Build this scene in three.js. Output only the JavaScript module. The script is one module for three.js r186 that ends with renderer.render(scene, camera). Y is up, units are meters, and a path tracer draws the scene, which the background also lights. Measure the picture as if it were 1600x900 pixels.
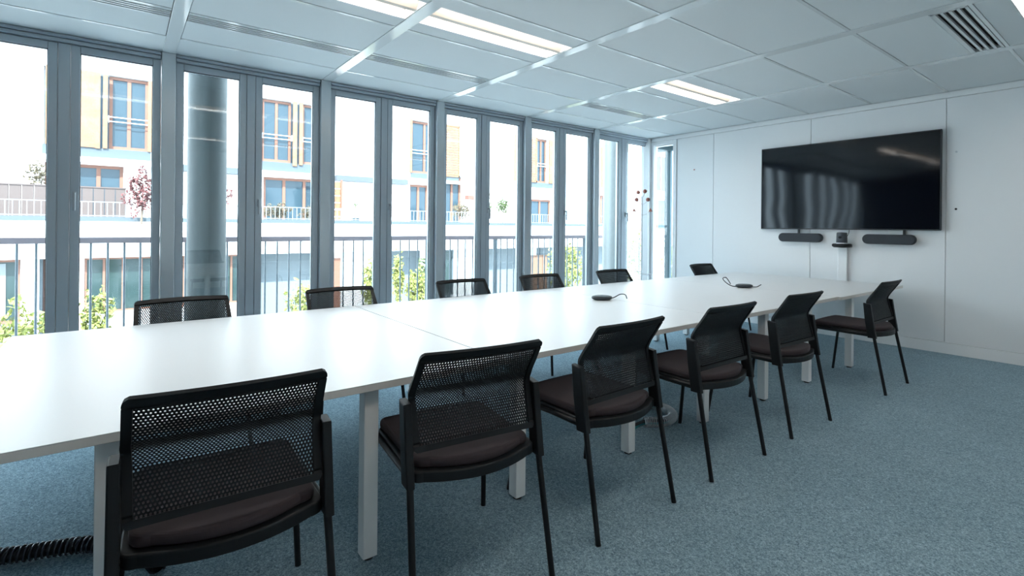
import * as THREE from 'three';
import { RoundedBoxGeometry } from 'three/addons/geometries/RoundedBoxGeometry.js';
import { mergeGeometries } from 'three/addons/utils/BufferGeometryUtils.js';
import { RectAreaLightUniformsLib } from 'three/addons/lights/RectAreaLightUniformsLib.js';

// ---------------------------------------------------------------- camera, sky, sun, exposure
RectAreaLightUniformsLib.init();
const scene = new THREE.Scene();
const renderer = new THREE.WebGLRenderer({ antialias: true });
renderer.toneMapping = THREE.LinearToneMapping;
renderer.toneMappingExposure = 1.27;
renderer.shadowMap.enabled = true;

const EYE = 1.345, YAW = 0.9167, FOCAL = 795.3;
const camera = new THREE.PerspectiveCamera(2 * Math.atan(450 / FOCAL) * 180 / Math.PI, 1600 / 900, 0.05, 300);
camera.position.set(0, EYE, 0);
camera.lookAt(Math.cos(YAW), EYE, -Math.sin(YAW));
camera.rotateZ(0.0094);
camera.setViewOffset(1600, 900, 0, 96, 1600, 900);

scene.background = new THREE.Color().setRGB(0.74, 0.88, 1.0);
scene.backgroundIntensity = 5.5;

const sun = new THREE.DirectionalLight(new THREE.Color().setRGB(1.0, 0.97, 0.92), 14);
sun.position.set(-9, 26, 9);
sun.target.position.set(6, 0, -16);
sun.castShadow = true;
sun.shadow.mapSize.set(4096, 4096);
Object.assign(sun.shadow.camera, { left: -32, right: 32, top: 32, bottom: -32, near: 1, far: 90 });
scene.add(sun, sun.target);
const LAMP_LEVEL = 14;

// ---------------------------------------------------------------- helpers
let seed = 7;
const rnd = () => { seed = (seed * 1664525 + 1013904223) >>> 0; return seed / 4294967296; };
const rr = (a, b) => a + (b - a) * rnd();
const used = {};
function numbered(name) {
  const n = used[name] = (used[name] ?? -1) + 1;
  return n ? name + '_' + String(n).padStart(3, '0') : name;
}
function tag(o, label, category, group, kind) {
  o.userData.label = label;
  if (category) o.userData.category = category;
  if (group) o.userData.group = group;
  if (kind) o.userData.kind = kind;
  return o;
}
function thing(name, label, category, group) {
  const o = new THREE.Group(); o.name = numbered(name); scene.add(o);
  return tag(o, label, category, group);
}
function structure(name, label, category) {
  const o = new THREE.Group(); o.name = name; scene.add(o);
  return tag(o, label, category, null, 'structure');
}
function part(name, geo, mat, parent) {
  const g = Array.isArray(geo) ? (geo.length > 1 ? mergeGeometries(geo.map((x) => { const y = x.index ? x.toNonIndexed() : x; return y; })) : geo[0]) : geo;
  const m = new THREE.Mesh(g, mat); m.name = name; parent.add(m);
  return m;
}
function bx(x0, x1, y0, y1, z0, z1) {
  const g = new THREE.BoxGeometry(Math.abs(x1 - x0), Math.abs(y1 - y0), Math.abs(z1 - z0));
  g.translate((x0 + x1) / 2, (y0 + y1) / 2, (z0 + z1) / 2);
  return g;
}
function rb(x0, x1, y0, y1, z0, z1, r = 0.004, seg = 1) {
  const g = new RoundedBoxGeometry(Math.abs(x1 - x0), Math.abs(y1 - y0), Math.abs(z1 - z0), seg, r);
  g.translate((x0 + x1) / 2, (y0 + y1) / 2, (z0 + z1) / 2);
  return g;
}
const V = (x, y, z) => new THREE.Vector3(x, y, z);
function rod(a, b, r, r2 = r, n = 10) {
  const d = b.clone().sub(a), g = new THREE.CylinderGeometry(r2, r, d.length(), n);
  g.applyQuaternion(new THREE.Quaternion().setFromUnitVectors(V(0, 1, 0), d.clone().normalize()));
  const m = a.clone().add(b).multiplyScalar(0.5);
  return g.translate(m.x, m.y, m.z);
}
function tube(pts, r, seg = 40, n = 8) {
  return new THREE.TubeGeometry(new THREE.CatmullRomCurve3(pts), seg, r, n, false);
}
function mat(r, g, b, rough = 0.6, extra = {}) {
  return new THREE.MeshPhysicalMaterial({ color: new THREE.Color().setRGB(r, g, b), roughness: rough, ...extra });
}
// uv in metres by the face's main direction
function metreUV(g, s = 1) {
  const p = g.attributes.position, n = g.attributes.normal, uv = new Float32Array(p.count * 2);
  for (let i = 0; i < p.count; i++) {
    const ax = Math.abs(n.getX(i)), ay = Math.abs(n.getY(i)), az = Math.abs(n.getZ(i));
    const [a, b] = ay >= ax && ay >= az ? [p.getX(i), p.getZ(i)] : ax >= az ? [p.getZ(i), p.getY(i)] : [p.getX(i), p.getY(i)];
    uv[2 * i] = a * s; uv[2 * i + 1] = b * s;
  }
  g.setAttribute('uv', new THREE.BufferAttribute(uv, 2));
  return g;
}
// tiling value noise
function noiseGrid(n, cells, sd) {
  const keep = seed; seed = sd;
  const c = new Float32Array(cells * cells).map(() => rnd());
  seed = keep;
  const out = new Float32Array(n * n);
  for (let y = 0; y < n; y++) for (let x = 0; x < n; x++) {
    const fx = x / n * cells, fy = y / n * cells, ix = Math.floor(fx), iy = Math.floor(fy);
    let tx = fx - ix, ty = fy - iy; tx = tx * tx * (3 - 2 * tx); ty = ty * ty * (3 - 2 * ty);
    const at = (a, b) => c[((b % cells) * cells) + (a % cells)];
    out[y * n + x] = (at(ix, iy) * (1 - tx) + at(ix + 1, iy) * tx) * (1 - ty) + (at(ix, iy + 1) * (1 - tx) + at(ix + 1, iy + 1) * tx) * ty;
  }
  return out;
}
function dataTex(n, fn, srgb, repeat) {
  const d = new Uint8Array(n * n * 4);
  for (let i = 0; i < n * n; i++) { const [r, g, b] = fn(i); d[4 * i] = r; d[4 * i + 1] = g; d[4 * i + 2] = b; d[4 * i + 3] = 255; }
  const t = new THREE.DataTexture(d, n, n);
  t.wrapS = t.wrapT = THREE.RepeatWrapping; t.magFilter = THREE.LinearFilter; t.minFilter = THREE.LinearMipmapLinearFilter; t.generateMipmaps = true;
  if (srgb) t.colorSpace = THREE.SRGBColorSpace;
  if (repeat) t.repeat.set(repeat, repeat);
  t.needsUpdate = true;
  return t;
}
const cl = (v) => Math.max(0, Math.min(255, Math.round(v)));

// ---------------------------------------------------------------- materials
const N = 1024;
const fineN = noiseGrid(N, 512, 3), midN = noiseGrid(N, 200, 5), bigN = noiseGrid(N, 9, 9);
const carpetMap = dataTex(N, (i) => {
  const f = (fineN[i] - 0.5) * 78 + (midN[i] - 0.5) * 36 + (bigN[i] - 0.5) * 6;
  return [cl(129 + f), cl(155 + f), cl(167 + f)];
}, true, 0.62);
const carpetBump = dataTex(N, (i) => { const v = cl(fineN[i] * 190 + midN[i] * 60); return [v, v, v]; }, false, 0.62);
const concN = noiseGrid(512, 128, 21), concB = noiseGrid(512, 14, 22);
const concreteMap = dataTex(512, (i) => { const f = (concN[i] - 0.5) * 16 + (concB[i % 512] - 0.5) * 34; return [cl(158 + f), cl(162 + f), cl(160 + f)]; }, true);
const woodN = noiseGrid(256, 64, 31), woodS = noiseGrid(256, 8, 33);
const shutterMap = dataTex(256, (i) => { const f = (woodN[i] - 0.5) * 26 + (woodS[i] - 0.5) * 22; return [cl(146 + f), cl(103 + f * 0.8), cl(76 + f * 0.6)]; }, true);
const waveN = noiseGrid(256, 5, 41), waveM = noiseGrid(256, 3, 43);
const screenBump = dataTex(256, (i) => { const v = cl(255 * (0.6 * waveM[i] + 0.4 * waveN[i])); return [v, v, v]; }, false);

const M = {
  carpet: new THREE.MeshPhysicalMaterial({ map: carpetMap, bumpMap: carpetBump, bumpScale: 0.003, roughness: 1, sheen: 0.6, sheenColor: new THREE.Color().setRGB(0.5, 0.6, 0.68), sheenRoughness: 0.6 }),
  wall: mat(0.87, 0.885, 0.895, 0.5),
  plain: mat(0.82, 0.83, 0.83, 0.7),
  darkWall: mat(0.05, 0.06, 0.085, 0.8),
  tile: mat(0.70, 0.745, 0.76, 0.85),
  tbar: mat(0.74, 0.785, 0.80, 0.14),
  tbarDark: mat(0.50, 0.55, 0.57, 0.3),
  slot: mat(0.02, 0.022, 0.025, 0.7),
  alu: mat(0.42, 0.475, 0.52, 0.34, { metalness: 0.2 }),
  aluLight: mat(0.56, 0.61, 0.64, 0.24, { metalness: 0.4 }),
  finTeal: mat(0.05, 0.09, 0.105, 0.45),
  gasket: mat(0.06, 0.07, 0.08, 0.6),
  glass: new THREE.MeshPhysicalMaterial({ color: new THREE.Color().setRGB(0.93, 0.985, 1.0), roughness: 0, transmission: 1, thickness: 0, ior: 1.5 }),
  handle: mat(0.42, 0.46, 0.49, 0.3, { metalness: 0.6 }),
  table: mat(0.74, 0.745, 0.75, 0.36),
  tableEdge: mat(0.80, 0.765, 0.72, 0.5),
  legWhite: mat(0.86, 0.86, 0.85, 0.4),
  black: mat(0.006, 0.008, 0.010, 0.5, { specularIntensity: 0.6 }),
  blackMesh: mat(0.006, 0.009, 0.012, 0.55, { specularIntensity: 0.6 }),
  blackTube: mat(0.006, 0.007, 0.009, 0.4, { specularIntensity: 0.7 }),
  seat: mat(0.038, 0.028, 0.032, 0.95, { sheen: 0.3, sheenColor: new THREE.Color().setRGB(0.25, 0.19, 0.22), sheenRoughness: 0.5 }),
  foot: mat(0.02, 0.02, 0.02, 0.7),
  bezel: mat(0.02, 0.024, 0.03, 0.35),
  screen: new THREE.MeshPhysicalMaterial({ color: new THREE.Color().setRGB(0.0015, 0.0025, 0.005), roughness: 0.07, bumpMap: screenBump, bumpScale: 0.0035 }),
  speaker: mat(0.035, 0.042, 0.052, 0.75),
  camBody: mat(0.06, 0.07, 0.085, 0.4),
  silver: mat(0.62, 0.65, 0.68, 0.3, { metalness: 0.6 }),
  whiteGloss: mat(0.80, 0.81, 0.82, 0.3),
  cream: mat(0.70, 0.62, 0.54, 0.45),
  peg: mat(0.48, 0.20, 0.16, 0.5),
  puck: mat(0.035, 0.045, 0.055, 0.4),
  cable: mat(0.02, 0.022, 0.025, 0.5),
  tealCable: mat(0.02, 0.22, 0.24, 0.4),
  hoseDark: mat(0.08, 0.09, 0.11, 0.22, { metalness: 0.3 }),
  hoseClear: mat(0.66, 0.70, 0.74, 0.2, { metalness: 0.35 }),
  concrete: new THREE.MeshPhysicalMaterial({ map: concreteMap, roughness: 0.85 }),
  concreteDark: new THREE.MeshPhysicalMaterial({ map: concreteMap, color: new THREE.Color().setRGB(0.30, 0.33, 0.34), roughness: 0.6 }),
  railTop: mat(0.36, 0.29, 0.31, 0.5),
  railBar: mat(0.24, 0.28, 0.31, 0.45),
  deck: mat(0.40, 0.40, 0.39, 0.9),
  render: mat(0.80, 0.80, 0.80, 0.9),
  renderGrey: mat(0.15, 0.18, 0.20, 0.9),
  zinc: mat(0.075, 0.095, 0.11, 0.5),
  band: mat(0.085, 0.10, 0.115, 0.9),
  shutter: new THREE.MeshPhysicalMaterial({ map: shutterMap, roughness: 0.7 }),
  timber: mat(0.20, 0.09, 0.06, 0.6),
  timberDark: mat(0.07, 0.03, 0.022, 0.6),
  pane: mat(0.030, 0.055, 0.075, 0.08),
  paneGreen: mat(0.02, 0.04, 0.04, 0.1),
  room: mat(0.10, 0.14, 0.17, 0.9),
  curtain: mat(0.22, 0.24, 0.25, 0.9),
  planter: mat(0.105, 0.08, 0.075, 0.85),
  paving: mat(0.42, 0.43, 0.43, 0.95),
  leafLime: mat(0.24, 0.26, 0.075, 0.7),
  leafGreen: mat(0.09, 0.125, 0.05, 0.7),
  leafDark: mat(0.10, 0.18, 0.09, 0.7),
  leafRed: mat(0.15, 0.055, 0.055, 0.7),
  leafDry: mat(0.13, 0.105, 0.065, 0.7),
  bark: mat(0.16, 0.12, 0.09, 0.9),
  roofRed: mat(0.18, 0.08, 0.06, 0.8),
  garage: mat(0.19, 0.11, 0.075, 0.7),
};

// ---------------------------------------------------------------- room dimensions (x along the windows, -z towards them)
const C = 2.866, D = 5.50, XR = 7.166, X0 = 0.3236, P = 1.377, XL = X0 - 2 * P - 0.05, ZB = 1.25;
const bay = (k) => X0 + k * P;

// floor
{
  const o = structure('floor', 'blue-grey loop pile carpet covering the whole room', 'floor');
  part('carpet', metreUV(bx(XL - 0.2, XR + 0.2, -0.12, 0, -D - 0.1, ZB + 0.2)), M.carpet, o);
}
// ceiling: slab, tiles, runners
const rowZ = [-5.0, -4.345, -3.648, -2.942, -2.242, -1.53, -0.85, -0.15, 0.55, ZB];
const lampBays = [[-1, 0, 1, 3], [0, 1, 3]];  // bays left of view and behind the camera: unseen lights added as fill
const lampRows = [[-3.468, -3.122], [-0.672, -0.328]];
const ventBays = [-1, 0, 1, 3];
const B = 0.052, Y1 = C + 0.022;
{
  const o = structure('ceiling', 'suspended ceiling of pale rectangular tiles between white runners', 'ceiling');
  part('slab', bx(XL - 0.2, XR + 0.2, C + 0.16, C + 0.32, -D - 0.25, ZB + 0.2), M.plain, o);
  const tiles = (x0, x1, z0, z1) => part('ceiling_tile', rb(x0 + 0.001, x1 - 0.001, C + 0.001, Y1, z0 + 0.001, z1 - 0.001, 0.0012), M.tile, o);
  for (let k = -2; k < 5; k++) {
    const x0 = bay(k) + B, x1 = Math.min(bay(k + 1) - B, XR);
    // strip by the windows
    tiles(x0 - B, x1 + (k < 4 ? B : 0), -D, rowZ[0] - 0.010);
    for (let r = 0; r + 1 < rowZ.length; r++) {
      const z0 = rowZ[r] + 0.013, z1 = rowZ[r + 1] - 0.013;
      const L = lampRows.findIndex(([a, b], i) => a > z0 && b < z1 && lampBays[i].includes(k));
      if (L >= 0) { tiles(x0, x1, z0, lampRows[L][0]); tiles(x0, x1, lampRows[L][1], z1); }
      else if (r === 0 && ventBays.includes(k)) tiles(x0, x1, z0, -4.535);
      else if (r === 5 && k === 3) { tiles(x0, x1, z0, -1.075); }
      else tiles(x0, x1, z0, z1);
    }
  }
  for (let k = -2; k <= 5; k++) if (bay(k) + B < XR + 0.1) part('runner', rb(bay(k) - B + 0.003, Math.min(bay(k) + B - 0.003, XR), C - 0.004, Y1, -D + 0.02, ZB, 0.003), k > 2 ? M.tbar : M.tbar, o);
  for (let k = -2; k < 5; k++) for (const z of rowZ.slice(0, -1)) part('cross_bar', rb(bay(k) + B, Math.min(bay(k + 1) - B, XR), C - 0.003, Y1, z - 0.0125, z + 0.0125, 0.003), M.tbar, o);
}
// right wall with the screen: panels
{
  const o = structure('wall_right', 'pale wall of tall flush panels carrying the large screen', 'wall');
  part('backing', [bx(XR + 0.012, XR + 0.2, 0, C + 0.16, -4.96, ZB + 0.2), bx(XR + 0.012, XR + 0.2, 2.735, C + 0.16, -D, -4.96), bx(XR + 0.012, XR + 0.2, 0, 0.09, -D, -4.96)], M.plain, o);
  const seams = [-4.94, -4.302, -2.918, -1.536, -0.155, ZB];
  for (let i = 0; i + 1 < seams.length; i++) part('wall_panel', rb(XR, XR + 0.014, 0.124, 2.79, seams[i] + 0.003, seams[i + 1] - 0.003, 0.003), M.wall, o);
  part('cornice', [rb(XR - 0.012, XR + 0.014, 2.797, 2.858, -D + 0.06, ZB, 0.003)], M.wall, o);
  // narrow fixed light by the corner
  const w = structure('window_7', 'narrow tall side window between the corner post and the white wall', 'window');
  part('frame', [rb(XR - 0.01, XR + 0.08, 0.09, 2.795, -5.02, -4.955, 0.004), rb(XR - 0.01, XR + 0.08, 0.09, 2.795, -5.47, -5.40, 0.004), rb(XR - 0.01, XR + 0.08, 2.735, 2.795, -5.40, -5.02, 0.004), rb(XR - 0.01, XR + 0.08, 0.09, 0.15, -5.40, -5.02, 0.004)], M.wall, w);
  part('pane', bx(XR + 0.035, XR + 0.037, 0.15, 2.735, -5.40, -5.02), M.glass, w);
  const fin = structure('trim_9', 'dark teal metal fin standing outside the narrow side window', 'post');
  part('fin', [rb(XR + 0.25, XR + 0.31, -0.06, 2.66, -5.36, -5.25, 0.004), rb(XR + 0.22, XR + 0.31, 2.66, 2.80, -5.50, -5.00, 0.004)], M.finTeal, fin);
  const b = structure('baseboard_right', 'low white skirting board under the wall panels', 'baseboard');
  part('board', rb(XR - 0.012, XR + 0.014, 0, 0.118, -4.95, ZB, 0.003), M.wall, b);
}
{
  const o = structure('wall_left', 'dark partition at the left end of the room', 'wall');
  part('partition', bx(XL - 0.2, XL, 0, C + 0.16, -D - 0.1, ZB + 0.2), M.darkWall, o);
  const q = structure('wall_front', 'plain pale wall behind the camera', 'wall');
  part('partition', bx(XL, XR + 0.012, 0, C + 0.16, ZB, ZB + 0.2), M.plain, q);
  const s = structure('wall_back', 'grey header and low sill of the window wall', 'wall');
  part('header', bx(XL, XR + 0.2, 2.80, C + 0.16, -D - 0.22, -D - 0.02), M.alu, s);
  part('sill', bx(XL, XR + 0.2, -0.12, 0.07, -D - 0.2, -D + 0.02), M.alu, s);
}
// windows, posts
for (let k = -2; k < 5; k++) {
  const a = bay(k) + 0.055, b = bay(k + 1) - 0.055, zf = -D - 0.01, zr = -D - 0.085;
  const places = ['beyond the left edge of the picture', 'at the left edge of the picture', 'with a dark round column outside, behind the nearest two far-side chairs', 'third from the left edge', 'with an orange slatted shutter seen through it', 'second from the corner', 'nearest the corner with the coat stand before it'];
  const o = structure('window_' + (k === -2 ? 8 : k + 2), 'tall grey aluminium double window ' + places[k + 2], 'window');
  const m0 = bay(k) + 0.635, m1 = bay(k) + 0.71;
  const sash = (x0, x1) => {
    const f = part('sash', [rb(x0, x0 + 0.06, 0.10, 2.80, zr, zf, 0.006), rb(x1 - 0.06, x1, 0.10, 2.80, zr, zf, 0.006), rb(x0 + 0.06, x1 - 0.06, 2.742, 2.80, zr, zf, 0.006), rb(x0 + 0.06, x1 - 0.06, 0.10, 0.17, zr, zf, 0.006)], M.alu, o);
    part('gasket', [bx(x0 + 0.06, x0 + 0.065, 0.17, 2.742, zf - 0.03, zf - 0.012), bx(x1 - 0.065, x1 - 0.06, 0.17, 2.742, zf - 0.03, zf - 0.012), bx(x0 + 0.06, x1 - 0.06, 2.736, 2.742, zf - 0.03, zf - 0.012)], M.gasket, f);
    part('pane', bx(x0 + 0.06, x1 - 0.06, 0.17, 2.742, zf - 0.042, zf - 0.040), M.glass, o);
    return f;
  };
  sash(a, m0 - 0.003);
  const s2 = sash(m1 + 0.003, b);
  part('mullion', rb(m0, m1, 0.09, 2.80, zr, zf + 0.004, 0.006), M.alu, o);
  part('bottom_rail', rb(a, b, 0.06, 0.098, zr, zf + 0.004, 0.004), M.alu, o);
  part('blind_box', [rb(a, b, 2.803, 2.834, zr, zf + 0.030, 0.008, 2), rb(a, b, 2.836, C - 0.002, zr, zf + 0.045, 0.008, 2)], M.alu, o);
  part('handle', [rb(m1 + 0.022, m1 + 0.044, 1.52, 1.60, zf, zf + 0.012, 0.004), rod(V(m1 + 0.033, 1.575, zf), V(m1 + 0.033, 1.575, zf + 0.05), 0.008), rb(m1 + 0.024, m1 + 0.042, 1.44, 1.59, zf + 0.038, zf + 0.054, 0.006)], M.handle, s2);
}
for (let k = -2; k <= 5; k++) {
  const x = k === 5 ? XR - 0.03 : bay(k);
  const where = ['left of the picture', 'just left of the picture', 'in front of the dark outside column at left', 'behind the second far-side chair', 'between third and fourth window', 'between fourth and fifth window', 'next to the far corner window', 'in the corner by the side window'];
  const o = structure('trim_' + (k + 3), 'slim light metal window post ' + where[k + 2], 'post');
  part('post', rb(x - 0.052, Math.min(x + 0.052, XR - 0.002), 0, C - 0.002, -D - 0.1, -D + 0.045, 0.005), k === 5 ? M.wall : M.aluLight, o);
}

// ---------------------------------------------------------------- ceiling fittings
lampRows.forEach(([z0, z1], r) => {
  for (const k of lampBays[r]) {
    const x0 = bay(k) + B, x1 = bay(k + 1) - B;
    const lab = r === 0
      ? { '-1': 'unseen recessed twin-strip ceiling light added as fill left of the picture', 0: 'recessed twin-strip ceiling light cut by the top edge of the picture', 1: 'long recessed twin-strip ceiling light above the middle of the table', 3: 'small looking recessed twin-strip ceiling light nearest the screen wall' }[k]
      : { 0: 'unseen twin-strip ceiling light added as fill at left behind the camera', 1: 'unseen recessed twin-strip ceiling light added as fill behind the camera', 3: 'recessed twin-strip ceiling light at the top right corner beside the grille' }[k];
    const o = thing('ceiling_light', lab, 'ceiling light', 'recessed ceiling lights');
    const zm = (z0 + z1) / 2, yT = C + 0.085;
    part('housing', [bx(x0, x1, yT, yT + 0.01, z0, z1), bx(x0, x1, C + 0.001, yT, z0, z0 + 0.006), bx(x0, x1, C + 0.001, yT, z1 - 0.006, z1), bx(x0, x0 + 0.006, C + 0.001, yT, z0 + 0.006, z1 - 0.006), bx(x1 - 0.006, x1, C + 0.001, yT, z0 + 0.006, z1 - 0.006)], M.whiteGloss, o);
    const ridge = new THREE.Shape(); ridge.moveTo(-0.085, 0.070); ridge.lineTo(-0.020, 0); ridge.lineTo(0.020, 0); ridge.lineTo(0.085, 0.070);
    const rg = new THREE.ExtrudeGeometry(ridge, { depth: x1 - x0 - 0.014, bevelEnabled: false });
    rg.rotateY(Math.PI / 2); rg.translate(x0 + 0.007, C + 0.006, zm);
    part('reflector', rg, M.cream, o);
    for (const s of [-1, 1]) {
      const zc = zm + s * 0.124;
      part('diffuser', bx(x0 + 0.02, x1 - 0.02, C + 0.072, C + 0.080, zc - 0.038, zc + 0.038), new THREE.MeshStandardMaterial({ color: 0xffffff, emissive: new THREE.Color().setRGB(1, 0.86, 0.72), emissiveIntensity: 1.25 }), o);
      const l = new THREE.RectAreaLight(new THREE.Color().setRGB(1, 0.93, 0.85), LAMP_LEVEL, x1 - x0 - 0.06, 0.07);
      l.position.set((x0 + x1) / 2, C + 0.068, zc); l.rotation.x = -Math.PI / 2;
      o.add(l);
    }
  }
});
for (const k of ventBays) {
  const x0 = bay(k) + B, x1 = bay(k + 1) - B;
  const o = thing('slot_vent', { '-1': 'long white slot air vent left of the picture', 0: 'longest slot air vent in the ceiling above the dark outside column', 1: 'slot air vent in the ceiling above the third far-side chair', 3: 'small looking slot air vent near the far corner' }[k], 'air vent', 'slot vents along the windows');
  part('plenum', [bx(x0, x1, C + 0.05, C + 0.06, -4.535, -4.357), bx(x0, x1, C, C + 0.05, -4.535, -4.531), bx(x0, x1, C, C + 0.05, -4.361, -4.357)], M.slot, o);
  for (let i = 0; i < 5; i++) part('fin', rb(x0 + 0.002, x1 - 0.002, C - 0.003, C + 0.012, -4.531 + i * 0.0391, -4.531 + i * 0.0391 + 0.0140, 0.003), M.tbar, o);
}
{
  const x0 = bay(3) + B + 0.004, x1 = bay(4) - B - 0.004;
  const o = thing('return_grille', 'white ceiling grille with four black slots at upper right', 'air vent');
  part('plenum', bx(x0, x1, C + 0.04, C + 0.05, -1.072, -0.866), M.slot, o);
  const e = [-1.072, -1.042, -1.0165, -0.998, -0.9725, -0.954, -0.9285, -0.910, -0.8845, -0.866];
  for (let i = 0; i < 10; i += 2) part('blade', rb(x0 + 0.002, x1 - 0.002, C - 0.004, C + 0.018, e[i], e[i + 1], 0.003), M.tbar, o);
  for (const x of [x0, x1 - 0.025]) part('end_cap', bx(x, x + 0.025, C - 0.004, C + 0.02, -1.072, -0.866), M.tbar, o);
}

// ---------------------------------------------------------------- tables
const T = 0.725;
{
  const defs = [
    [-0.47, 1.417, -1.91, [-0.03, 0.80], [-0.05, 0.85], 'white meeting table section at the left, nearest the camera'],
    [1.423, 3.367, -1.91, [1.57, 2.41, 3.20], [1.86, 2.98], 'white meeting table section second from the left, behind the second near chair'],
    [3.373, 5.247, -1.895, [4.01, 4.79], [4.05, 5.05], 'white meeting table section with the right microphone puck on it'],
    [5.253, 6.98, -1.865, [5.66], [5.66, 6.85], 'white meeting table section at the far end by the screen wall'],
  ];
  for (const [x0, x1, zn, legs, far, lab] of defs) {
    const o = thing('meeting_table', lab, 'table', 'sections of the long white table');
    part('table_top', rb(x0, x1, T - 0.004, T, -3.83, zn, 0.0018), M.table, o);
    part('edge_band', rb(x0 + 0.0005, x1 - 0.0005, T - 0.030, T - 0.0035, -3.8295, zn - 0.0005, 0.002), M.tableEdge, o);
    const zl = zn - 0.045;
    const leg = (x, z) => { const l = part('leg', rb(x - 0.03, x + 0.03, 0.012, T - 0.031, z - 0.06, z, 0.004), M.legWhite, o); part('foot', new THREE.CylinderGeometry(0.02, 0.022, 0.012, 14).translate(x, 0.006, z - 0.03), M.foot, l); };
    for (const x of legs) leg(x, zl);
    for (const x of far) leg(x, -3.72);
    part('long_rail', bx(x0 + 0.1, x1 - 0.1, T - 0.07, T - 0.031, -2.13, -2.09), M.legWhite, o);
    part('long_rail', bx(x0 + 0.1, x1 - 0.1, T - 0.07, T - 0.031, -3.66, -3.62), M.legWhite, o);
  }
}

// ---------------------------------------------------------------- chairs
const backProfile = new THREE.CatmullRomCurve3([V(0, 0.556, 0.200), V(0, 0.63, 0.1785), V(0, 0.70, 0.1595), V(0, 0.738, 0.152), V(0, 0.77, 0.165), V(0, 0.835, 0.208), V(0, 0.912, 0.258)], false, 'centripetal');
const profTab = Array.from({ length: 81 }, (_, i) => backProfile.getPoint(i / 80));
function prof(t) { const f = Math.max(0, Math.min(79.999, t * 80)), i = Math.floor(f); return profTab[i].clone().lerp(profTab[i + 1], f - i); }
function backPoint(s, t) {
  const q = prof(t);
  let hw = t < 0.6 ? 0.246 + 0.008 * (t / 0.6) : 0.254 - 0.008 * ((t - 0.6) / 0.4);
  const rt = 0.045; if (t > 1 - rt) hw -= 0.014 * (1 - Math.sqrt(Math.max(0, 1 - ((t - 1 + rt) / rt) ** 2)));
  if (t < rt) hw -= 0.010 * (1 - Math.sqrt(Math.max(0, 1 - ((rt - t) / rt) ** 2)));
  return V(s * hw, q.y + 0.004 * (1 - s * s), q.z + (0.006 + 0.028 * t) * (1 - s * s));
}
function backNormal(s, t) {
  const e = 0.01, a = backPoint(Math.min(1, s + e), t).sub(backPoint(Math.max(-1, s - e), t)), b = backPoint(s, Math.min(0.93, t + e)).sub(backPoint(s, Math.max(0.07, t - e)));
  return a.cross(b).normalize();
}
function shell(s0, s1, t0, t1, ns, nt, th) {   // closed thick patch of the backrest
  const pos = [], idx = [];
  for (const d of [-th / 2, th / 2]) for (let j = 0; j <= nt; j++) for (let i = 0; i <= ns; i++) {
    const s = s0 + (s1 - s0) * i / ns, t = t0 + (t1 - t0) * j / nt, q = backPoint(s, t).addScaledVector(backNormal(s, t), d);
    pos.push(q.x, q.y, q.z);
  }
  const n = (ns + 1) * (nt + 1), at = (l, i, j) => l * n + j * (ns + 1) + i;
  const quad = (a, b, c, d) => idx.push(a, b, c, a, c, d);
  for (let j = 0; j < nt; j++) for (let i = 0; i < ns; i++) {
    quad(at(1, i, j), at(1, i + 1, j), at(1, i + 1, j + 1), at(1, i, j + 1));
    quad(at(0, i, j), at(0, i, j + 1), at(0, i + 1, j + 1), at(0, i + 1, j));
  }
  for (let i = 0; i < ns; i++) { quad(at(0, i, 0), at(0, i + 1, 0), at(1, i + 1, 0), at(1, i, 0)); quad(at(0, i, nt), at(1, i, nt), at(1, i + 1, nt), at(0, i + 1, nt)); }
  for (let j = 0; j < nt; j++) { quad(at(0, 0, j), at(1, 0, j), at(1, 0, j + 1), at(0, 0, j + 1)); quad(at(0, ns, j), at(0, ns, j + 1), at(1, ns, j + 1), at(1, ns, j)); }
  const g = new THREE.BufferGeometry();
  g.setAttribute('position', new THREE.Float32BufferAttribute(pos, 3)); g.setIndex(idx);
  const f = g.toNonIndexed(); f.computeVertexNormals();
  f.setAttribute('uv', new THREE.BufferAttribute(new Float32Array(f.attributes.position.count * 2), 2));
  return f;
}
function perforated(sMax, t0, t1, pitch) {
  const W = 2 * 0.25, Hh = 0.385, pos = [];
  const rowStep = pitch * Math.sqrt(3) / 2, nr = Math.ceil((t1 - t0) * Hh / rowStep), nc = Math.ceil(sMax * W / pitch / 1);
  const R = pitch / Math.sqrt(3), hole = 0.53;
  const to = (u, v) => [u / (W / 2), t0 + v / Hh];
  const tri = (a, b, c) => pos.push(a.x, a.y, a.z, b.x, b.y, b.z, c.x, c.y, c.z);
  for (let j = 0; j <= nr; j++) for (let i = -Math.ceil(nc / 2); i <= Math.ceil(nc / 2); i++) {
    const u = (i + (j % 2 ? 0.5 : 0)) * pitch, v = j * rowStep;
    const [sc, tc] = to(u, v);
    if (Math.abs(sc) > sMax || tc > t1) continue;
    const n = backNormal(sc, tc).multiplyScalar(0.003);
    const outer = [], inner = [];
    for (let q = 0; q < 6; q++) {
      const an = Math.PI / 6 + q * Math.PI / 3, [so, ot] = to(u + R * Math.cos(an), v + R * Math.sin(an)), [si, it] = to(u + R * hole * Math.cos(an), v + R * hole * Math.sin(an));
      outer.push(backPoint(so, ot)); inner.push(backPoint(si, it));
    }
    for (let q = 0; q < 6; q++) {
      const w = (q + 1) % 6, a = inner[q], b = inner[w], a2 = a.clone().sub(n), b2 = b.clone().sub(n);
      tri(outer[q], outer[w], b); tri(outer[q], b, a);
      tri(a, b, b2); tri(a, b2, a2);
    }
  }
  const g = new THREE.BufferGeometry();
  g.setAttribute('position', new THREE.Float32BufferAttribute(pos, 3)); g.computeVertexNormals();
  return g;
}
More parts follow.
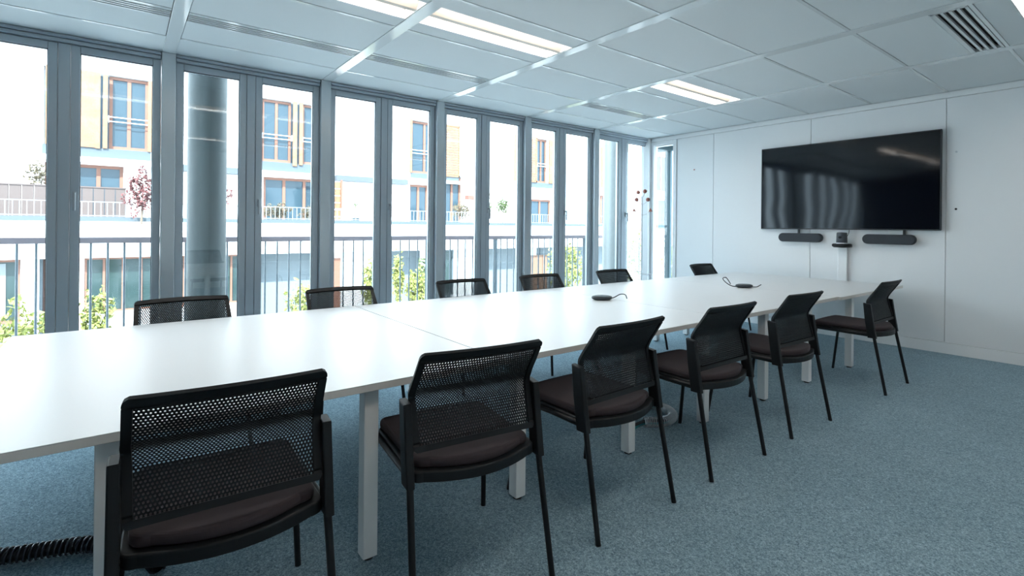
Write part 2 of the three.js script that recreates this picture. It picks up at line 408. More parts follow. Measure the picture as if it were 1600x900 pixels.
function padShape(hwF, hwR, zF, zR, bulge, r) {
  const s = new THREE.Shape();
  s.moveTo(-hwF + r, -zF); s.quadraticCurveTo(0, -zF + 0.012, hwF - r, -zF);
  s.quadraticCurveTo(hwF, -zF, hwF, -zF - r);
  s.lineTo(hwR, -zR + r); s.quadraticCurveTo(hwR, -zR, hwR - r, -zR - 0.004);
  s.quadraticCurveTo(0, -zR - 2 * bulge, -hwR + r, -zR - 0.004);
  s.quadraticCurveTo(-hwR, -zR, -hwR, -zR + r); s.lineTo(-hwF, -zF - r);
  s.quadraticCurveTo(-hwF, -zF, -hwF + r, -zF);
  return s;
}
function padGeo(shape, h, bev, y) {
  const g = new THREE.ExtrudeGeometry(shape, { depth: h, bevelEnabled: true, bevelThickness: bev, bevelSize: bev, bevelOffset: -bev, bevelSegments: 4, curveSegments: 14 });
  g.rotateX(-Math.PI / 2); g.translate(0, y + bev, 0);
  return g;
}
const chairGeo = {
  frame: [shell(-1, 1, 0.935, 1, 24, 5, 0.012), shell(-1, 1, 0, 0.045, 24, 3, 0.011), shell(-1, -0.905, 0.045, 0.935, 2, 30, 0.012), shell(0.905, 1, 0.045, 0.935, 2, 30, 0.012)],
  mesh: perforated(0.94, 0.03, 0.955, 0.0102),
  pan: padGeo(padShape(0.245, 0.254, -0.262, 0.206, 0.060, 0.040), 0.026, 0.007, 0.452),
  cushion: padGeo(padShape(0.240, 0.236, -0.272, 0.192, 0.058, 0.05), 0.006, 0.016, 0.490),
};
chairGeo.frame = mergeGeometries(chairGeo.frame);
function buildChair() {
  const o = new THREE.Group();
  part('seat_pan', chairGeo.pan, M.black, o);
  part('seat_cushion', chairGeo.cushion, M.seat, o);
  const bk = part('back_frame', chairGeo.frame, M.black, o);
  part('back_mesh', chairGeo.mesh, M.blackMesh, bk);
  for (const s of [-1, 1]) {
    const x = s * 0.265;
    const sh = new THREE.Shape();   // side upright seen from the side: (z, y)
    sh.moveTo(0.172, 0.452); sh.lineTo(0.224, 0.452); sh.lineTo(0.200, 0.60); sh.lineTo(0.182, 0.722); sh.lineTo(0.138, 0.728); sh.lineTo(0.150, 0.60); sh.closePath();
    const g = new THREE.ExtrudeGeometry(sh, { depth: 0.020, bevelEnabled: true, bevelThickness: 0.005, bevelSize: 0.005, bevelSegments: 2 });
    g.rotateY(-Math.PI / 2); g.translate(x + 0.010, 0, 0);
    part('back_upright', g, M.black, o);
    part('leg', rod(V(s * 0.275, 0, 0.298), V(s * 0.262, 0.480, 0.205), 0.0115, 0.0125), M.blackTube, o);
    part('leg', [rod(V(s * 0.285, 0, -0.298), V(s * 0.252, 0.468, -0.235), 0.0115, 0.0115)], M.blackTube, o);
    part('side_rail', rod(V(s * 0.252, 0.466, -0.238), V(s * 0.260, 0.476, 0.205), 0.0115), M.blackTube, o);
  }
  return o;
}
{
  const proto = buildChair();
  const spots = [
    [0.262, -1.82, -3.0, 'nearest black mesh-back chair at the bottom left, its back largest in the picture'],
    [1.075, -1.765, -7.0, 'second black mesh-back chair from the left on the near side of the table'],
    [1.876, -1.781, 1.3, 'third black mesh-back chair from the left on the near side of the table'],
    [2.777, -1.784, -1.2, 'fourth black mesh-back chair from the left on the near side of the table'],
    [3.706, -1.780, -2.0, 'fifth black mesh-back chair on the near side, just left of the gap'],
    [5.213, -1.725, -0.1, 'lone black mesh-back chair on the near side closest to the screen wall'],
    [0.33, -3.715, 180.9, 'far-side black mesh-back chair at the left in front of the dark outside column'],
    [1.355, -3.715, 179.3, 'second far-side black mesh-back chair from the left, its back above the first table joint'],
    [2.46, -3.715, 179.4, 'third far-side black mesh-back chair from the left'],
    [3.40, -3.715, 179.6, 'fourth far-side black mesh-back chair, behind the left microphone puck'],
    [4.50, -3.715, 179.4, 'fifth far-side black mesh-back chair, nearest the coat stand'],
    [6.315, -3.715, 179.5, 'lone far-side black mesh-back chair in front of the white wall'],
  ];
  spots.forEach(([x, z, deg, lab]) => {
    const o = proto.clone(); o.name = numbered('mesh_back_chair'); scene.add(o);
    o.position.set(x, 0, z); o.rotation.y = deg * Math.PI / 180;
    if (deg > 90) o.scale.set(1.06, 0.935, 1);   // the far row stands a little lower than the near one
    tag(o, lab, 'chair', 'black mesh-back chairs round the table');
  });
}

// ---------------------------------------------------------------- screen wall things
{
  const o = thing('television', 'very large black wall-mounted television screen, switched off', 'television');
  const z0 = -3.53, z1 = -1.56, y0 = 1.345, y1 = 2.455, xf = XR - 0.075;
  part('body', rb(xf + 0.008, XR - 0.015, y0 + 0.004, y1 - 0.004, z0 + 0.004, z1 - 0.004, 0.006), M.bezel, o);
  part('bezel', [rb(xf, xf + 0.03, y0, y0 + 0.014, z0, z1, 0.003), rb(xf, xf + 0.03, y1 - 0.011, y1, z0, z1, 0.003), rb(xf, xf + 0.03, y0 + 0.014, y1 - 0.011, z0, z0 + 0.011, 0.003), rb(xf, xf + 0.03, y0 + 0.014, y1 - 0.011, z1 - 0.011, z1, 0.003)], M.bezel, o);
  const sg = new THREE.PlaneGeometry(z1 - z0 - 0.022, y1 - y0 - 0.025); sg.rotateY(-Math.PI / 2);
  sg.translate(xf + 0.006, (y0 + 0.014 + y1 - 0.011) / 2, (z0 + z1) / 2);
  part('screen', sg, M.screen, o);
  part('wall_mount', bx(XR - 0.016, XR, 1.6, 2.2, -3.0, -2.1), M.bezel, o);
}
for (const [z0, z1, zb, lab] of [[-3.285, -2.755, -3.05, 'left of the two dark pill-shaped speakers under the television'], [-2.30, -1.785, -1.90, 'right of the two dark pill-shaped speakers under the television']]) {
  const o = thing('bar_speaker', lab, 'speaker', 'bar speakers under the television');
  const h = 0.115, w = z1 - z0, s = new THREE.Shape();
  s.absarc(-w / 2 + h / 2, 0, h / 2, Math.PI / 2, Math.PI * 1.5); s.absarc(w / 2 - h / 2, 0, h / 2, -Math.PI / 2, Math.PI / 2); s.closePath();
  const g = new THREE.ExtrudeGeometry(s, { depth: 0.07, bevelEnabled: true, bevelThickness: 0.008, bevelSize: 0.008, bevelOffset: -0.008, bevelSegments: 3, curveSegments: 20 });
  g.rotateY(-Math.PI / 2); g.translate(XR - 0.014, 1.236, (z0 + z1) / 2);
  part('grille', g, M.speaker, o);
  part('bracket', [bx(XR - 0.03, XR - 0.016, 1.28, 1.345, zb - 0.012, zb + 0.012), bx(XR - 0.012, XR, 1.20, 1.27, (z0 + z1) / 2 - 0.08, (z0 + z1) / 2 + 0.08)], M.bezel, o);
}
{
  const o = thing('conference_camera', 'grey cylindrical conference camera on a round wall bracket below the television', 'camera');
  const x = XR - 0.12, z = -2.505;
  part('bracket', [new THREE.LatheGeometry([[0, 1.122], [0.085, 1.126], [0.104, 1.142], [0.104, 1.162], [0.094, 1.172], [0, 1.172]].map(([a, b]) => new THREE.Vector2(a, b)), 36).translate(x, 0, z), rb(x + 0.02, XR, 1.128, 1.165, z - 0.06, z + 0.075, 0.006)], M.black, o);
  part('ring', new THREE.CylinderGeometry(0.060, 0.064, 0.012, 32).translate(x, 1.178, z), M.silver, o);
  part('housing', new THREE.LatheGeometry([[0, 1.184], [0.060, 1.184], [0.056, 1.300], [0.050, 1.310], [0, 1.312]].map(([a, b]) => new THREE.Vector2(a, b)), 36).translate(x, 0, z), M.camBody, o);
  part('lens', new THREE.CylinderGeometry(0.016, 0.018, 0.012, 24).rotateZ(Math.PI / 2).translate(x - 0.056, 1.25, z), M.black, o);
  part('cable', tube([V(x + 0.04, 1.24, z + 0.03), V(x + 0.075, 1.29, z + 0.045), V(XR - 0.03, 1.35, z + 0.05)], 0.004, 20, 6), M.cable, o);
  const d = thing('cable_duct', 'white vertical cable duct running down the wall below the conference camera', 'cable duct');
  part('cover', rb(XR - 0.045, XR - 0.001, 0.0, 1.13, -2.575, -2.475, 0.006), M.wall, d);
}
for (const [y, z, m, lab] of [[2.27, -4.63, 'peg', 'tiny brownish hook on the white wall near the side window'], [2.20, -1.45, 'silver', 'small pale screw head on the wall beside the upper right of the television'], [1.58, -1.45, 'black', 'small black screw on the wall beside the lower right of the television']]) {
  const o = thing('wall_screw', lab, 'screw');
  part('head', new THREE.CylinderGeometry(0.010, 0.011, 0.008, 12).rotateZ(Math.PI / 2).translate(XR - 0.004, y, z), M[m], o);
}

// ---------------------------------------------------------------- on and under the table, coat stand
function micPuck(x, z, turn, cables, lab) {
  const o = thing('microphone_puck', lab, 'microphone', 'microphone pucks on the table');
  const g = new THREE.LatheGeometry([[0, 0.0], [0.055, 0.0], [0.075, 0.010], [0.080, 0.022], [0.074, 0.032], [0.055, 0.038], [0.02, 0.036], [0, 0.033]].map(([a, b]) => new THREE.Vector2(a, b)), 36);
  g.scale(1.12, 1, 0.8);
  part('body', g, M.puck, o);
  for (const c of cables) part('cable', tube(c.map(([a, b, d]) => V(a, b, d)), 0.0045, 40, 6), M.cable, o);
  o.position.set(x, T, z); o.rotation.y = turn;
  return o;
}
// local x axis of each puck points to the right in the picture
micPuck(3.265, -2.985, -0.65, [[[0.075, 0.012, 0], [0.11, 0.025, 0.0], [0.16, 0.05, 0], [0.20, 0.045, 0], [0.215, 0.012, 0]]], 'left black microphone puck on the table, cable arching to the right');
micPuck(5.20, -2.76, -0.65, [[[-0.08, 0.012, 0], [-0.14, 0.020, 0.02], [-0.20, 0.055, 0.02], [-0.225, 0.095, 0.0], [-0.19, 0.105, -0.01], [-0.155, 0.07, -0.02], [-0.13, 0.035, -0.03]], [[0.08, 0.010, 0.0], [0.13, 0.012, 0.01], [0.175, 0.035, 0.01]]], 'right black microphone puck on the table, cable looped upright at its left');

function coil(pts, R, pitch, wire, per = 12) {
  const curve = new THREE.CatmullRomCurve3(pts), L = curve.getLength(), turns = L / pitch, n = Math.ceil(turns * per), out = [];
  const up = V(0, 1, 0);
  for (let i = 0; i <= n; i++) {
    const t = i / n, c = curve.getPointAt(t), tan = curve.getTangentAt(t), side = tan.clone().cross(up).normalize(), u2 = side.clone().cross(tan), a = t * turns * 2 * Math.PI;
    out.push(c.addScaledVector(side, R * Math.cos(a)).addScaledVector(u2, R * Math.sin(a)));
  }
  return new THREE.TubeGeometry(new THREE.CatmullRomCurve3(out), n, wire, 5, false);
}
{
  const path = [V(-1.2, 0.034, -3.10), V(-0.75, 0.034, -2.97), V(-0.36, 0.034, -2.79), V(-0.10, 0.034, -2.69), V(0.06, 0.034, -2.55), V(0.12, 0.034, -2.36)];
  const o = thing('cable_sleeve', 'dark ribbed cable sleeve on the carpet at the lower left', 'cable sleeve');
  part('coil', coil(path, 0.028, 0.0195, 0.0052), M.hoseDark, o);
  part('cable', [tube(path.map((q) => q.clone().add(V(0, -0.002, 0))), 0.0215, 60, 10), tube(path.map((q) => q.clone().add(V(0, 0.004, -0.002))), 0.0195, 60, 10)], M.cable, o);
}
{
  const path = [V(2.80, 0.036, -2.17), V(2.92, 0.036, -2.10), V(3.05, 0.036, -2.12), V(3.13, 0.036, -2.22), V(3.12, 0.038, -2.34), V(3.02, 0.05, -2.44), V(2.86, 0.12, -2.50), V(2.72, 0.35, -2.53), V(2.66, 0.66, -2.55)];
  const o = thing('cable_sleeve', 'pale translucent ribbed cable sleeve coiled under the table behind the third chair', 'cable sleeve');
  part('coil', coil(path, 0.031, 0.0125, 0.0038), M.hoseClear, o);
  part('cable', tube([V(2.70, 0.02, -2.20), ...path.map((q) => q.clone().add(V(0.002, 0.008, 0.003)))], 0.011, 60, 6), M.cable, o);
  part('teal_cable', tube([V(2.69, 0.012, -2.175), ...path.map((q) => q.clone().add(V(-0.002, -0.01, -0.003)))], 0.008, 60, 6), M.tealCable, o).userData.label = 'teal network cable';
}
{
  const o = thing('coat_stand', 'slim white coat stand with reddish wooden pegs in the window corner', 'coat stand');
  const x = 6.10, z = -4.80, P0 = V(x, 0, z);
  const side = V(0.62, 0, 0.78).normalize(), cross = V(-0.78, 0, 0.62).normalize();
  part('base', new THREE.LatheGeometry([[0, 0], [0.17, 0], [0.175, 0.008], [0.16, 0.016], [0.02, 0.022], [0, 0.022]].map(([a, b]) => new THREE.Vector2(a, b)), 36).translate(x, 0, z), M.whiteGloss, o);
  part('pole', rod(V(x, 0.02, z), V(x, 1.80, z), 0.010, 0.010, 14), M.whiteGloss, o);
  const arm = (h0, h1, dir, len, cone) => {
    const e = P0.clone().addScaledVector(dir, len).setY(h1);
    const a = part('arm', tube([V(x, h0, z), P0.clone().addScaledVector(dir, len * 0.5).setY((h0 + h1) / 2 - 0.015), e], 0.006, 16, 6), M.whiteGloss, o);
    part('peg', cone ? new THREE.ConeGeometry(0.030, 0.055, 18).translate(e.x, e.y + 0.012, e.z) : new THREE.SphereGeometry(0.030, 20, 14).translate(e.x, e.y, e.z), M.peg, a);
  };
  arm(1.53, 1.60, side.clone().negate(), 0.115, true); arm(1.53, 1.60, side, 0.12, true);
  arm(1.69, 1.76, side.clone().negate(), 0.08, false); arm(1.69, 1.76, side.clone().addScaledVector(cross, 0.3).normalize(), 0.085, false);
  arm(1.79, 1.865, side.clone().negate().addScaledVector(cross, 0.5).normalize(), 0.065, false); arm(1.79, 1.885, side.clone().addScaledVector(cross, -0.4).normalize(), 0.04, false);
  part('umbrella_ring', [new THREE.TorusGeometry(0.09, 0.005, 8, 36).rotateX(Math.PI / 2).translate(x + 0.04, 0.66, z + 0.05), rod(V(x, 0.66, z), V(x + 0.02, 0.66, z - 0.03), 0.005), new THREE.TorusGeometry(0.05, 0.005, 8, 30).rotateX(Math.PI / 2).translate(x - 0.03, 0.70, z - 0.03)], M.whiteGloss, o);
}

// ---------------------------------------------------------------- balcony outside
{
  const d = structure('balcony', 'narrow concrete balcony deck outside the windows', 'balcony');
  part('deck', bx(XL - 2, 13, -0.25, -0.06, -6.55, -D - 0.2), M.deck, d);
  const o = thing('balcony_railing', 'balcony railing with brown handrail and thin grey bars outside the windows', 'railing');
  part('handrail', rb(XL - 2, 13, 1.148, 1.205, -6.34, -6.26, 0.006), M.railTop, o);
  part('bottom_bar', bx(XL - 2, 13, 0.03, 0.05, -6.31, -6.29), M.railBar, o);
  const g = new THREE.CylinderGeometry(0.010, 0.010, 1.11, 8);
  for (let i = 0; i < 118; i++) { const b = part('bar', g, M.railBar, o); b.position.set(-3.0 + 0.1275 * i + 0.09, 0.593, -6.30); }
  for (let i = 0; i < 9; i++) part('post', bx(-3.1 + i * 1.9, -3.06 + i * 1.9, -0.06, 1.165, -6.315, -6.285), M.railBar, o);
}
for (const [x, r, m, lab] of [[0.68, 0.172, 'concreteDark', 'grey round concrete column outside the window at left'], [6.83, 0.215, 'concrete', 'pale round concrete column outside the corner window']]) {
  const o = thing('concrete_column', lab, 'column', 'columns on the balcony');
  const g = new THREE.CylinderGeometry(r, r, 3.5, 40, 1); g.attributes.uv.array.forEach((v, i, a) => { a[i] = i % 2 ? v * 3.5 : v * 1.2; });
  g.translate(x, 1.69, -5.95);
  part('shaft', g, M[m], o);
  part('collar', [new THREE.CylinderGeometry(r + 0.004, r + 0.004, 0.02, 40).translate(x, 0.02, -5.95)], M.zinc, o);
}

// ---------------------------------------------------------------- courtyard and the building opposite
const ZW = -19.5, ZT = -17.3, GY = -1.7;
{
  const o = structure('courtyard', 'pale paved courtyard between the two buildings', 'ground');
  part('paving', bx(-30, 60, GY - 0.2, GY, -60, -4.0), M.paving, o);
}
function pane(parent, x0, x1, y0, y1, z, glass = M.pane, frame = M.timber, w = 0.07, mull = 1) {
  const f = part('window', [bx(x0, x1, y1 - w, y1, z, z + 0.07), bx(x0, x1, y0, y0 + w, z, z + 0.07), bx(x0, x0 + w, y0 + w, y1 - w, z, z + 0.07), bx(x1 - w, x1, y0 + w, y1 - w, z, z + 0.07),
    ...Array.from({ length: mull }, (_, i) => { const c = x0 + (x1 - x0) * (i + 1) / (mull + 1); return bx(c - w * 0.55, c + w * 0.55, y0 + w, y1 - w, z, z + 0.07); })], frame, parent);
  for (let i = 0; i <= mull; i++) { const a = x0 + (x1 - x0) * i / (mull + 1), b = x0 + (x1 - x0) * (i + 1) / (mull + 1); part('pane', bx(a + w * 0.5, b - w * 0.5, y0 + w, y1 - w, z + 0.01, z + 0.03), glass, f); }
  return f;
}
function shutter(parent, x0, x1, y0, y1, z, slats) {
  const f = part('shutter', metreUV(slats ? mergeGeometries([bx(x0, x0 + 0.06, y0, y1, z, z + 0.05), bx(x1 - 0.06, x1, y0, y1, z, z + 0.05), bx(x0, x1, y0, y0 + 0.06, z, z + 0.05), bx(x0, x1, y1 - 0.06, y1, z, z + 0.05)]) : bx(x0, x1, y0, y1, z, z + 0.05)), M.shutter, parent);
  if (slats) for (let y = y0 + 0.08; y < y1 - 0.1; y += 0.11) part('slat', metreUV(bx(x0 + 0.05, x1 - 0.05, y, y + 0.085, z + 0.01, z + 0.03)), M.shutter, f);
  return f;
}
{
  const o = thing('apartment_building', 'bright white apartment building opposite with orange timber windows and a railed terrace', 'building');
  const SY = 3.56, HY = 5.79;
  const win = [[-0.33, 0.64], [3.88, 4.86], [5.24, 6.10], [9.60, 10.95], [16.50, 17.20]];
  const doors = [[-1.75, 0.03, 3.06], [3.94, 6.05, 3.02], [9.55, 10.45, 3.08], [11.2, 12.1, 3.50], [16.1, 17.5, 2.72]];
  // wall in pieces round the openings
  const cutsU = [[-1.78, 0.66], [3.86, 6.15], [9.57, 11.0], [16.46, 17.24]];
  const wallRow = (y0, y1, cuts, a, b, m = M.render, z = ZW, th = 0.35) => { let x = a; const g = []; for (const [c0, c1] of cuts) { g.push(bx(x, c0, y0, y1, z - th, z)); x = c1; } g.push(bx(x, b, y0, y1, z - th, z)); part('wall', g, m, o); };
  wallRow(HY, 11.5, [], -14, 18.3);
  wallRow(SY, HY, cutsU, -14, 18.3);
  wallRow(3.10, SY, doors.filter((d) => d[2] > 3.2).map((d) => [d[0], d[1]]), -14, 18.3);
  wallRow(1.38, 3.10, doors.map((d) => [d[0], d[1]]), -14, 18.3);
  part('lintel', doors.filter((d) => d[2] < 3.1).map((d) => bx(d[0], d[1], d[2], 3.10, ZW - 0.35, ZW)), M.render, o);
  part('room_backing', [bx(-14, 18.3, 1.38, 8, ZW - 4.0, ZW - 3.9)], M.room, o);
  // ledge and zinc aprons under the upper windows
  part('ledge', [bx(-1.85, 1.2, 3.10, 3.26, ZW, ZW + 0.22), bx(3.7, 6.3, 3.06, 3.22, ZW, ZW + 0.22), bx(9.3, 12.2, 3.20, 3.32, ZW, ZW + 0.22), bx(14.9, 17.9, 3.12, 3.28, ZW, ZW + 0.22)], M.render, o);
  part('apron', [bx(-1.80, 0.70, 3.27, SY, ZW, ZW + 0.05), bx(3.86, 6.15, 3.23, SY, ZW, ZW + 0.05), bx(9.57, 11.9, 3.33, SY, ZW, ZW + 0.05), bx(16.0, 17.7, 3.29, SY, ZW, ZW + 0.05)], M.zinc, o);
  part('canopy_band', [bx(6.4, 9.3, 3.02, 3.22, ZW, ZW + 0.35), bx(1.3, 3.6, 3.02, 3.22, ZW, ZW + 0.35)], M.band, o);
  for (const [a, b] of win) {
    pane(o, a, b, SY + 0.02, HY - 0.02, ZW - 0.2, M.pane, M.timber, 0.085, 1);
    const r = part('guard_rail', [bx(a, b, SY + 0.95, SY + 0.975, ZW + 0.02, ZW + 0.045), bx(a, b, SY + 0.82, SY + 0.84, ZW + 0.02, ZW + 0.045)], M.whiteGloss, o);
    part('bracket', [bx(a - 0.02, a + 0.01, SY + 0.80, SY + 1.0, ZW - 0.1, ZW + 0.04), bx(b - 0.01, b + 0.02, SY + 0.80, SY + 1.0, ZW - 0.1, ZW + 0.04)], M.whiteGloss, r);
  }
  shutter(o, -1.73, -0.64, SY, HY, ZW + 0.05); shutter(o, -0.64, -0.53, SY - 0.02, HY, ZW + 0.06); shutter(o, -0.47, -0.36, SY, HY - 0.05, ZW + 0.06); shutter(o, 0.62, 0.74, SY, HY - 0.03, ZW + 0.05);
  shutter(o, 4.88, 5.02, SY - 0.1, HY, ZW + 0.06); shutter(o, 5.10, 5.22, SY - 0.05, HY, ZW + 0.06);
  shutter(o, 9.50, 9.60, SY, HY, ZW + 0.04); shutter(o, 11.12, 11.92, SY - 0.05, HY, ZW + 0.05, true);
  shutter(o, 15.02, 15.95, SY, HY, ZW + 0.05); shutter(o, 15.98, 16.42, SY, HY, ZW + 0.06, true); shutter(o, 17.24, 17.75, SY, HY, ZW + 0.05);
  for (const [a, b, h] of doors) pane(o, a, b, 1.40, h, ZW - 0.2, M.pane, M.timber, 0.09, b - a > 1.5 ? 2 : 1);
  part('wall_lamp', [bx(2.60, 2.72, 2.55, 2.72, ZW, ZW + 0.16), bx(2.64, 2.68, 2.46, 2.55, ZW + 0.05, ZW + 0.1)], M.zinc, o);
  // terrace slab, parapet edge, railing
  part('terrace', bx(-14, 20.5, 0.42, 1.38, ZW - 0.3, ZT), M.render, o);
  part('terrace_kerb', bx(-14, 20.5, 1.38, 1.50, ZT - 0.06, ZT), M.zinc, o);
  part('terrace_rail', [bx(-6, 19, 1.885, 1.905, ZT - 0.05, ZT - 0.02), bx(-6, 19, 1.52, 1.54, ZT - 0.05, ZT - 0.02)], M.railBar, o);
  const bg = new THREE.BoxGeometry(0.016, 0.39, 0.016);
  for (let i = 0; i < 190; i++) { const b = part('rail_bar', bg, M.railBar, o); b.position.set(-5.9 + i * 0.13, 1.695, ZT - 0.035); }
  // ground floor
  const zg = ZT - 0.35;
  part('ground_wall', [bx(-14, -2.55, GY, 0.42, zg - 0.3, zg), bx(-2.0, -1.66, GY, 0.42, zg - 0.3, zg + 0.1), bx(-1.38, -0.78, GY, 0.42, zg - 0.3, zg), bx(5.45, 7.45, GY, 0.42, zg - 0.3, zg), bx(10.6, 12.0, GY, 0.42, zg - 0.3, zg)], M.render, o);
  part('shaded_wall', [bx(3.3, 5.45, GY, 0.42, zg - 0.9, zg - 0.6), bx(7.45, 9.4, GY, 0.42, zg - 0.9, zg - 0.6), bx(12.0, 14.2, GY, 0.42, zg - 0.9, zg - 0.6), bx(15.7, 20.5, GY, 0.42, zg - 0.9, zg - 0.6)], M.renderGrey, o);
  pane(o, -2.55, -2.02, GY + 0.5, 0.42, zg - 0.1, M.paneGreen, M.timber, 0.08, 0);
  part('curtain', [bx(-2.48, -2.28, GY + 0.6, 0.3, zg - 0.06, zg - 0.05)], M.curtain, o);
  part('door', bx(-1.60, -1.38, GY, 0.42, zg - 0.2, zg - 0.1), M.timberDark, o);
  part('door_jamb', bx(-1.66, -1.60, GY, 0.42, zg - 0.2, zg), M.zinc, o);
  pane(o, -0.78, 0.85, GY + 0.62, 0.40, zg - 0.1, M.paneGreen, M.timber, 0.05, 3);
  pane(o, 0.85, 3.3, GY + 0.62, 0.40, zg - 0.1, M.paneGreen, M.timber, 0.05, 3);
  part('planter_wall', bx(-0.78, 3.3, GY, GY + 0.62, zg - 0.3, zg + 0.25), M.render, o);
  part('timber_post', [bx(5.80, 6.02, GY, 0.2, zg, zg + 0.06)], M.timber, o);
  pane(o, 9.4, 10.6, GY + 0.3, 0.40, zg - 0.1, M.paneGreen, M.zinc, 0.06, 1);
  for (let i = 0; i < 5; i++) part('garage_panel', bx(14.25 + i * 0.29, 14.52 + i * 0.29, GY, 0.05, zg - 0.2, zg - 0.1), M.garage, o);
  part('roof_light', bx(12.25, 13.3, 2.55, 2.72, ZW - 0.2, ZW + 0.3), M.roofRed, o);
}
{
  const o = thing('apartment_building', 'pale far wing of the opposite building seen through the corner windows', 'building');
  part('wall', [bx(20.6, 40, GY, 9, ZW - 1.0, ZW + 0.1)], M.render, o);
  for (let i = 0; i < 4; i++) { const x = 21.0 + i * 4.2; shutter(o, x, x + 0.55, 3.56, 5.79, ZW + 0.12); pane(o, x + 0.6, x + 1.7, 3.56, 5.79, ZW + 0.11, M.pane, M.timber, 0.08, 1); pane(o, x, x + 1.7, 1.2, 3.1, ZW + 0.11, M.pane, M.timber, 0.08, 1); }
  part('ledge', bx(20.6, 40, 3.14, 3.30, ZW + 0.1, ZW + 0.35), M.render, o);
  const s = thing('timber_planter_screen', 'pinkish timber-clad planter screen on the opposite terrace at the left', 'planter');
  for (let i = 0; i < 17; i++) part('board', bx(-3.9 + i * 0.235, -3.68 + i * 0.235, 1.39, 2.29, ZT - 0.60, ZT - 0.52), M.planter, s);
  part('cap', bx(-3.92, 0.10, 2.285, 2.32, ZT - 0.64, ZT - 0.50), M.planter, s);
  const g = thing('trellis', 'orange timber trellis panel with climbing plant on the opposite terrace', 'trellis');
  for (let i = 0; i < 6; i++) part('board', bx(5.72, 6.24, 1.40 + i * 0.25, 1.62 + i * 0.25, ZT - 0.95, ZT - 0.90), M.shutter, g);
  part('upright', [bx(5.70, 5.76, 1.38, 2.95, ZT - 0.9, ZT - 0.84), bx(6.20, 6.26, 1.38, 2.95, ZT - 0.9, ZT - 0.84)], M.timber, g);
}
function leaves(n, c, r, size, hollow = 0.35) {
  const pos = [], nor = [];
  for (let i = 0; i < n; i++) {
    let p; do { p = V(rr(-1, 1), rr(-1, 1), rr(-1, 1)); } while (p.length() > 1 || p.length() < hollow * rnd());
    const bump = 0.75 + 0.25 * Math.sin(p.x * 7 + c.x * 3) * Math.cos(p.y * 6 + c.z);
    p.set(c.x + p.x * r.x * bump, c.y + p.y * r.y * bump, c.z + p.z * r.z * bump);
    const q = new THREE.Quaternion().setFromEuler(new THREE.Euler(rr(0, 6.3), rr(0, 6.3), rr(0, 6.3)));
    const s = size * rr(0.6, 1.3), v = [V(0, -s, 0), V(s * 0.55, 0, s * 0.15), V(0, s, 0), V(-s * 0.55, 0, s * 0.15)].map((w) => w.applyQuaternion(q).add(p));
    for (const t of [0, 1, 2, 0, 2, 3]) pos.push(v[t].x, v[t].y, v[t].z);
  }
  const g = new THREE.BufferGeometry(); g.setAttribute('position', new THREE.Float32BufferAttribute(pos, 3)); g.computeVertexNormals();
  return g;
}
function tree(name, label, x, z, y0, yc, rx, ry, m, n, size) {
  const o = thing(name, label, name.includes('tree') ? 'tree' : 'shrub', 'plants in the courtyard and on the terrace');
  part('trunk', [rod(V(x, y0, z), V(x + 0.04, yc, z), Math.max(0.015, ry * 0.035), Math.max(0.008, ry * 0.015), 7), rod(V(x + 0.02, (y0 + yc) / 2, z), V(x + rx * 0.5, yc + ry * 0.3, z + rx * 0.2), 0.012, 0.006, 5), rod(V(x + 0.02, (y0 + yc) / 2, z), V(x - rx * 0.5, yc + ry * 0.35, z - rx * 0.2), 0.012, 0.006, 5)], M.bark, o);
  part('foliage', leaves(Math.round(n * 1.7), V(x, yc, z), name === 'courtyard_tree' ? V(rx * 1.15, ry * 1.1, rx * 0.9) : V(rx, ry, rx * 0.6), size), m, o);
}
tree('courtyard_tree', 'yellow-green shrub low behind the left window pane', -1.35, -12, GY, -0.62, 0.55, 0.65, M.leafLime, 500, 0.06);
tree('courtyard_tree', 'yellow-green young tree left of the first far-side chair', -0.35, -12, GY, -0.40, 0.30, 0.60, M.leafLime, 420, 0.055);
tree('courtyard_tree', 'yellow-green young tree in front of the blue-grey wall, above the second far-side chair', 3.25, -12, GY, -0.55, 0.42, 0.75, M.leafLime, 520, 0.055);
tree('courtyard_tree', 'slender lime tree by the white ground-floor wall', 4.85, -12, GY, -0.15, 0.24, 0.75, M.leafLime, 420, 0.055);
tree('courtyard_tree', 'tall lime tree left of the grey-blue ground-floor wall', 5.58, -12, GY, 0.0, 0.18, 0.75, M.leafLime, 380, 0.05);
tree('courtyard_tree', 'bushy lime tree in front of the grey-blue ground-floor wall', 6.1, -12, GY, -0.30, 0.35, 0.65, M.leafLime, 520, 0.055);
tree('courtyard_tree', 'dark green tree seen low between the third and fourth far-side chairs', 7.0, -13, GY, -0.15, 0.45, 0.75, M.leafGreen, 520, 0.06);
tree('courtyard_tree', 'light green tree low in the window left of the corner one', 11.9, -12.5, GY, 0.0, 0.75, 1.0, M.leafLime, 700, 0.07);
tree('courtyard_tree', 'light green tree behind the coat stand', 15.0, -12.5, GY, 0.4, 0.8, 1.4, M.leafLime, 800, 0.07);
tree('courtyard_tree', 'green tree seen through the narrow side window', 18.6, -12.5, GY, 0.1, 1.2, 1.3, M.leafLime, 900, 0.08);
tree('terrace_shrub', 'red-leaved shrub hanging over the opposite terrace railing', 0.42, ZT + 0.12, 1.30, 2.20, 0.50, 0.85, M.leafRed, 900, 0.045);
tree('terrace_shrub', 'pale sparse shrub above the timber planter screen', -1.75, ZT - 0.7, 1.40, 2.62, 0.32, 0.42, M.leafDry, 260, 0.04);
tree('terrace_shrub', 'pink flowering shrub on the terrace right of the dark column', 2.3, ZT - 0.3, 1.40, 2.15, 0.60, 0.55, M.leafRed, 420, 0.04);
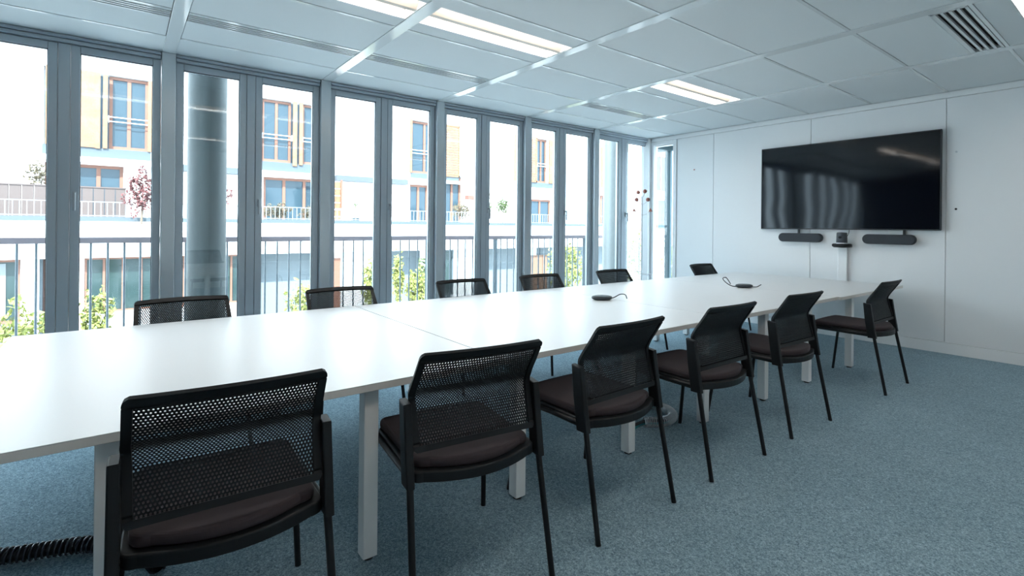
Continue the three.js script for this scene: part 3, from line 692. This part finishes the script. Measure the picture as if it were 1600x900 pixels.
tree('terrace_shrub', 'dry golden hedge along the terrace railing', 3.95, ZT - 0.3, 1.40, 1.75, 0.56, 0.35, M.leafDry, 520, 0.04);
tree('terrace_shrub', 'right half of the dry golden hedge on the terrace', 5.06, ZT - 0.3, 1.40, 1.72, 0.50, 0.32, M.leafDry, 460, 0.04);
tree('terrace_shrub', 'green climbing plant on the terrace trellis', 5.66, ZT - 0.7, 1.40, 2.35, 0.30, 0.75, M.leafGreen, 520, 0.05);
tree('terrace_tree', 'small round potted tree on the terrace, left of a pair', 12.22, ZT - 0.4, 1.40, 2.20, 0.32, 0.75, M.leafGreen, 260, 0.045);
tree('terrace_tree', 'small round potted tree on the terrace, right of a pair', 13.05, ZT - 0.4, 1.40, 2.25, 0.36, 0.40, M.leafGreen, 340, 0.045);
tree('terrace_shrub', 'low planting along the right part of the terrace railing', 10.9, ZT - 0.3, 1.40, 1.95, 0.55, 0.45, M.leafDry, 360, 0.045);
{
  const o = thing('potted_palm', 'small palm in a grey pot on the opposite terrace', 'plant');
  const c = V(6.55, 2.02, ZT - 0.35), g = [];
  for (let i = 0; i < 13; i++) {
    const a = i / 13 * 6.283, d = V(Math.cos(a), 0, Math.sin(a)), s = new THREE.BoxGeometry(0.44, 0.012, 0.035, 6, 1, 1);
    const p = s.attributes.position; for (let j = 0; j < p.count; j++) { const u = p.getX(j) / 0.44 + 0.5; p.setY(j, p.getY(j) + 0.22 * u - 0.30 * u * u); p.setX(j, u * 0.42); p.setZ(j, p.getZ(j) * (1 - 0.8 * u)); }
    s.computeVertexNormals(); s.rotateY(-a); s.translate(c.x, c.y + (i % 3) * 0.03, c.z); g.push(s);
  }
  part('frond', g, M.leafGreen, o);
  part('trunk', rod(V(c.x, 1.55, c.z), V(c.x, 2.05, c.z), 0.03, 0.022, 8), M.bark, o);
  part('pot', new THREE.CylinderGeometry(0.16, 0.12, 0.22, 16).translate(c.x, 1.49, c.z), M.zinc, o);
}

scene.traverse((o) => { if (o.isMesh) { o.castShadow = true; o.receiveShadow = true; } });
renderer.render(scene, camera);
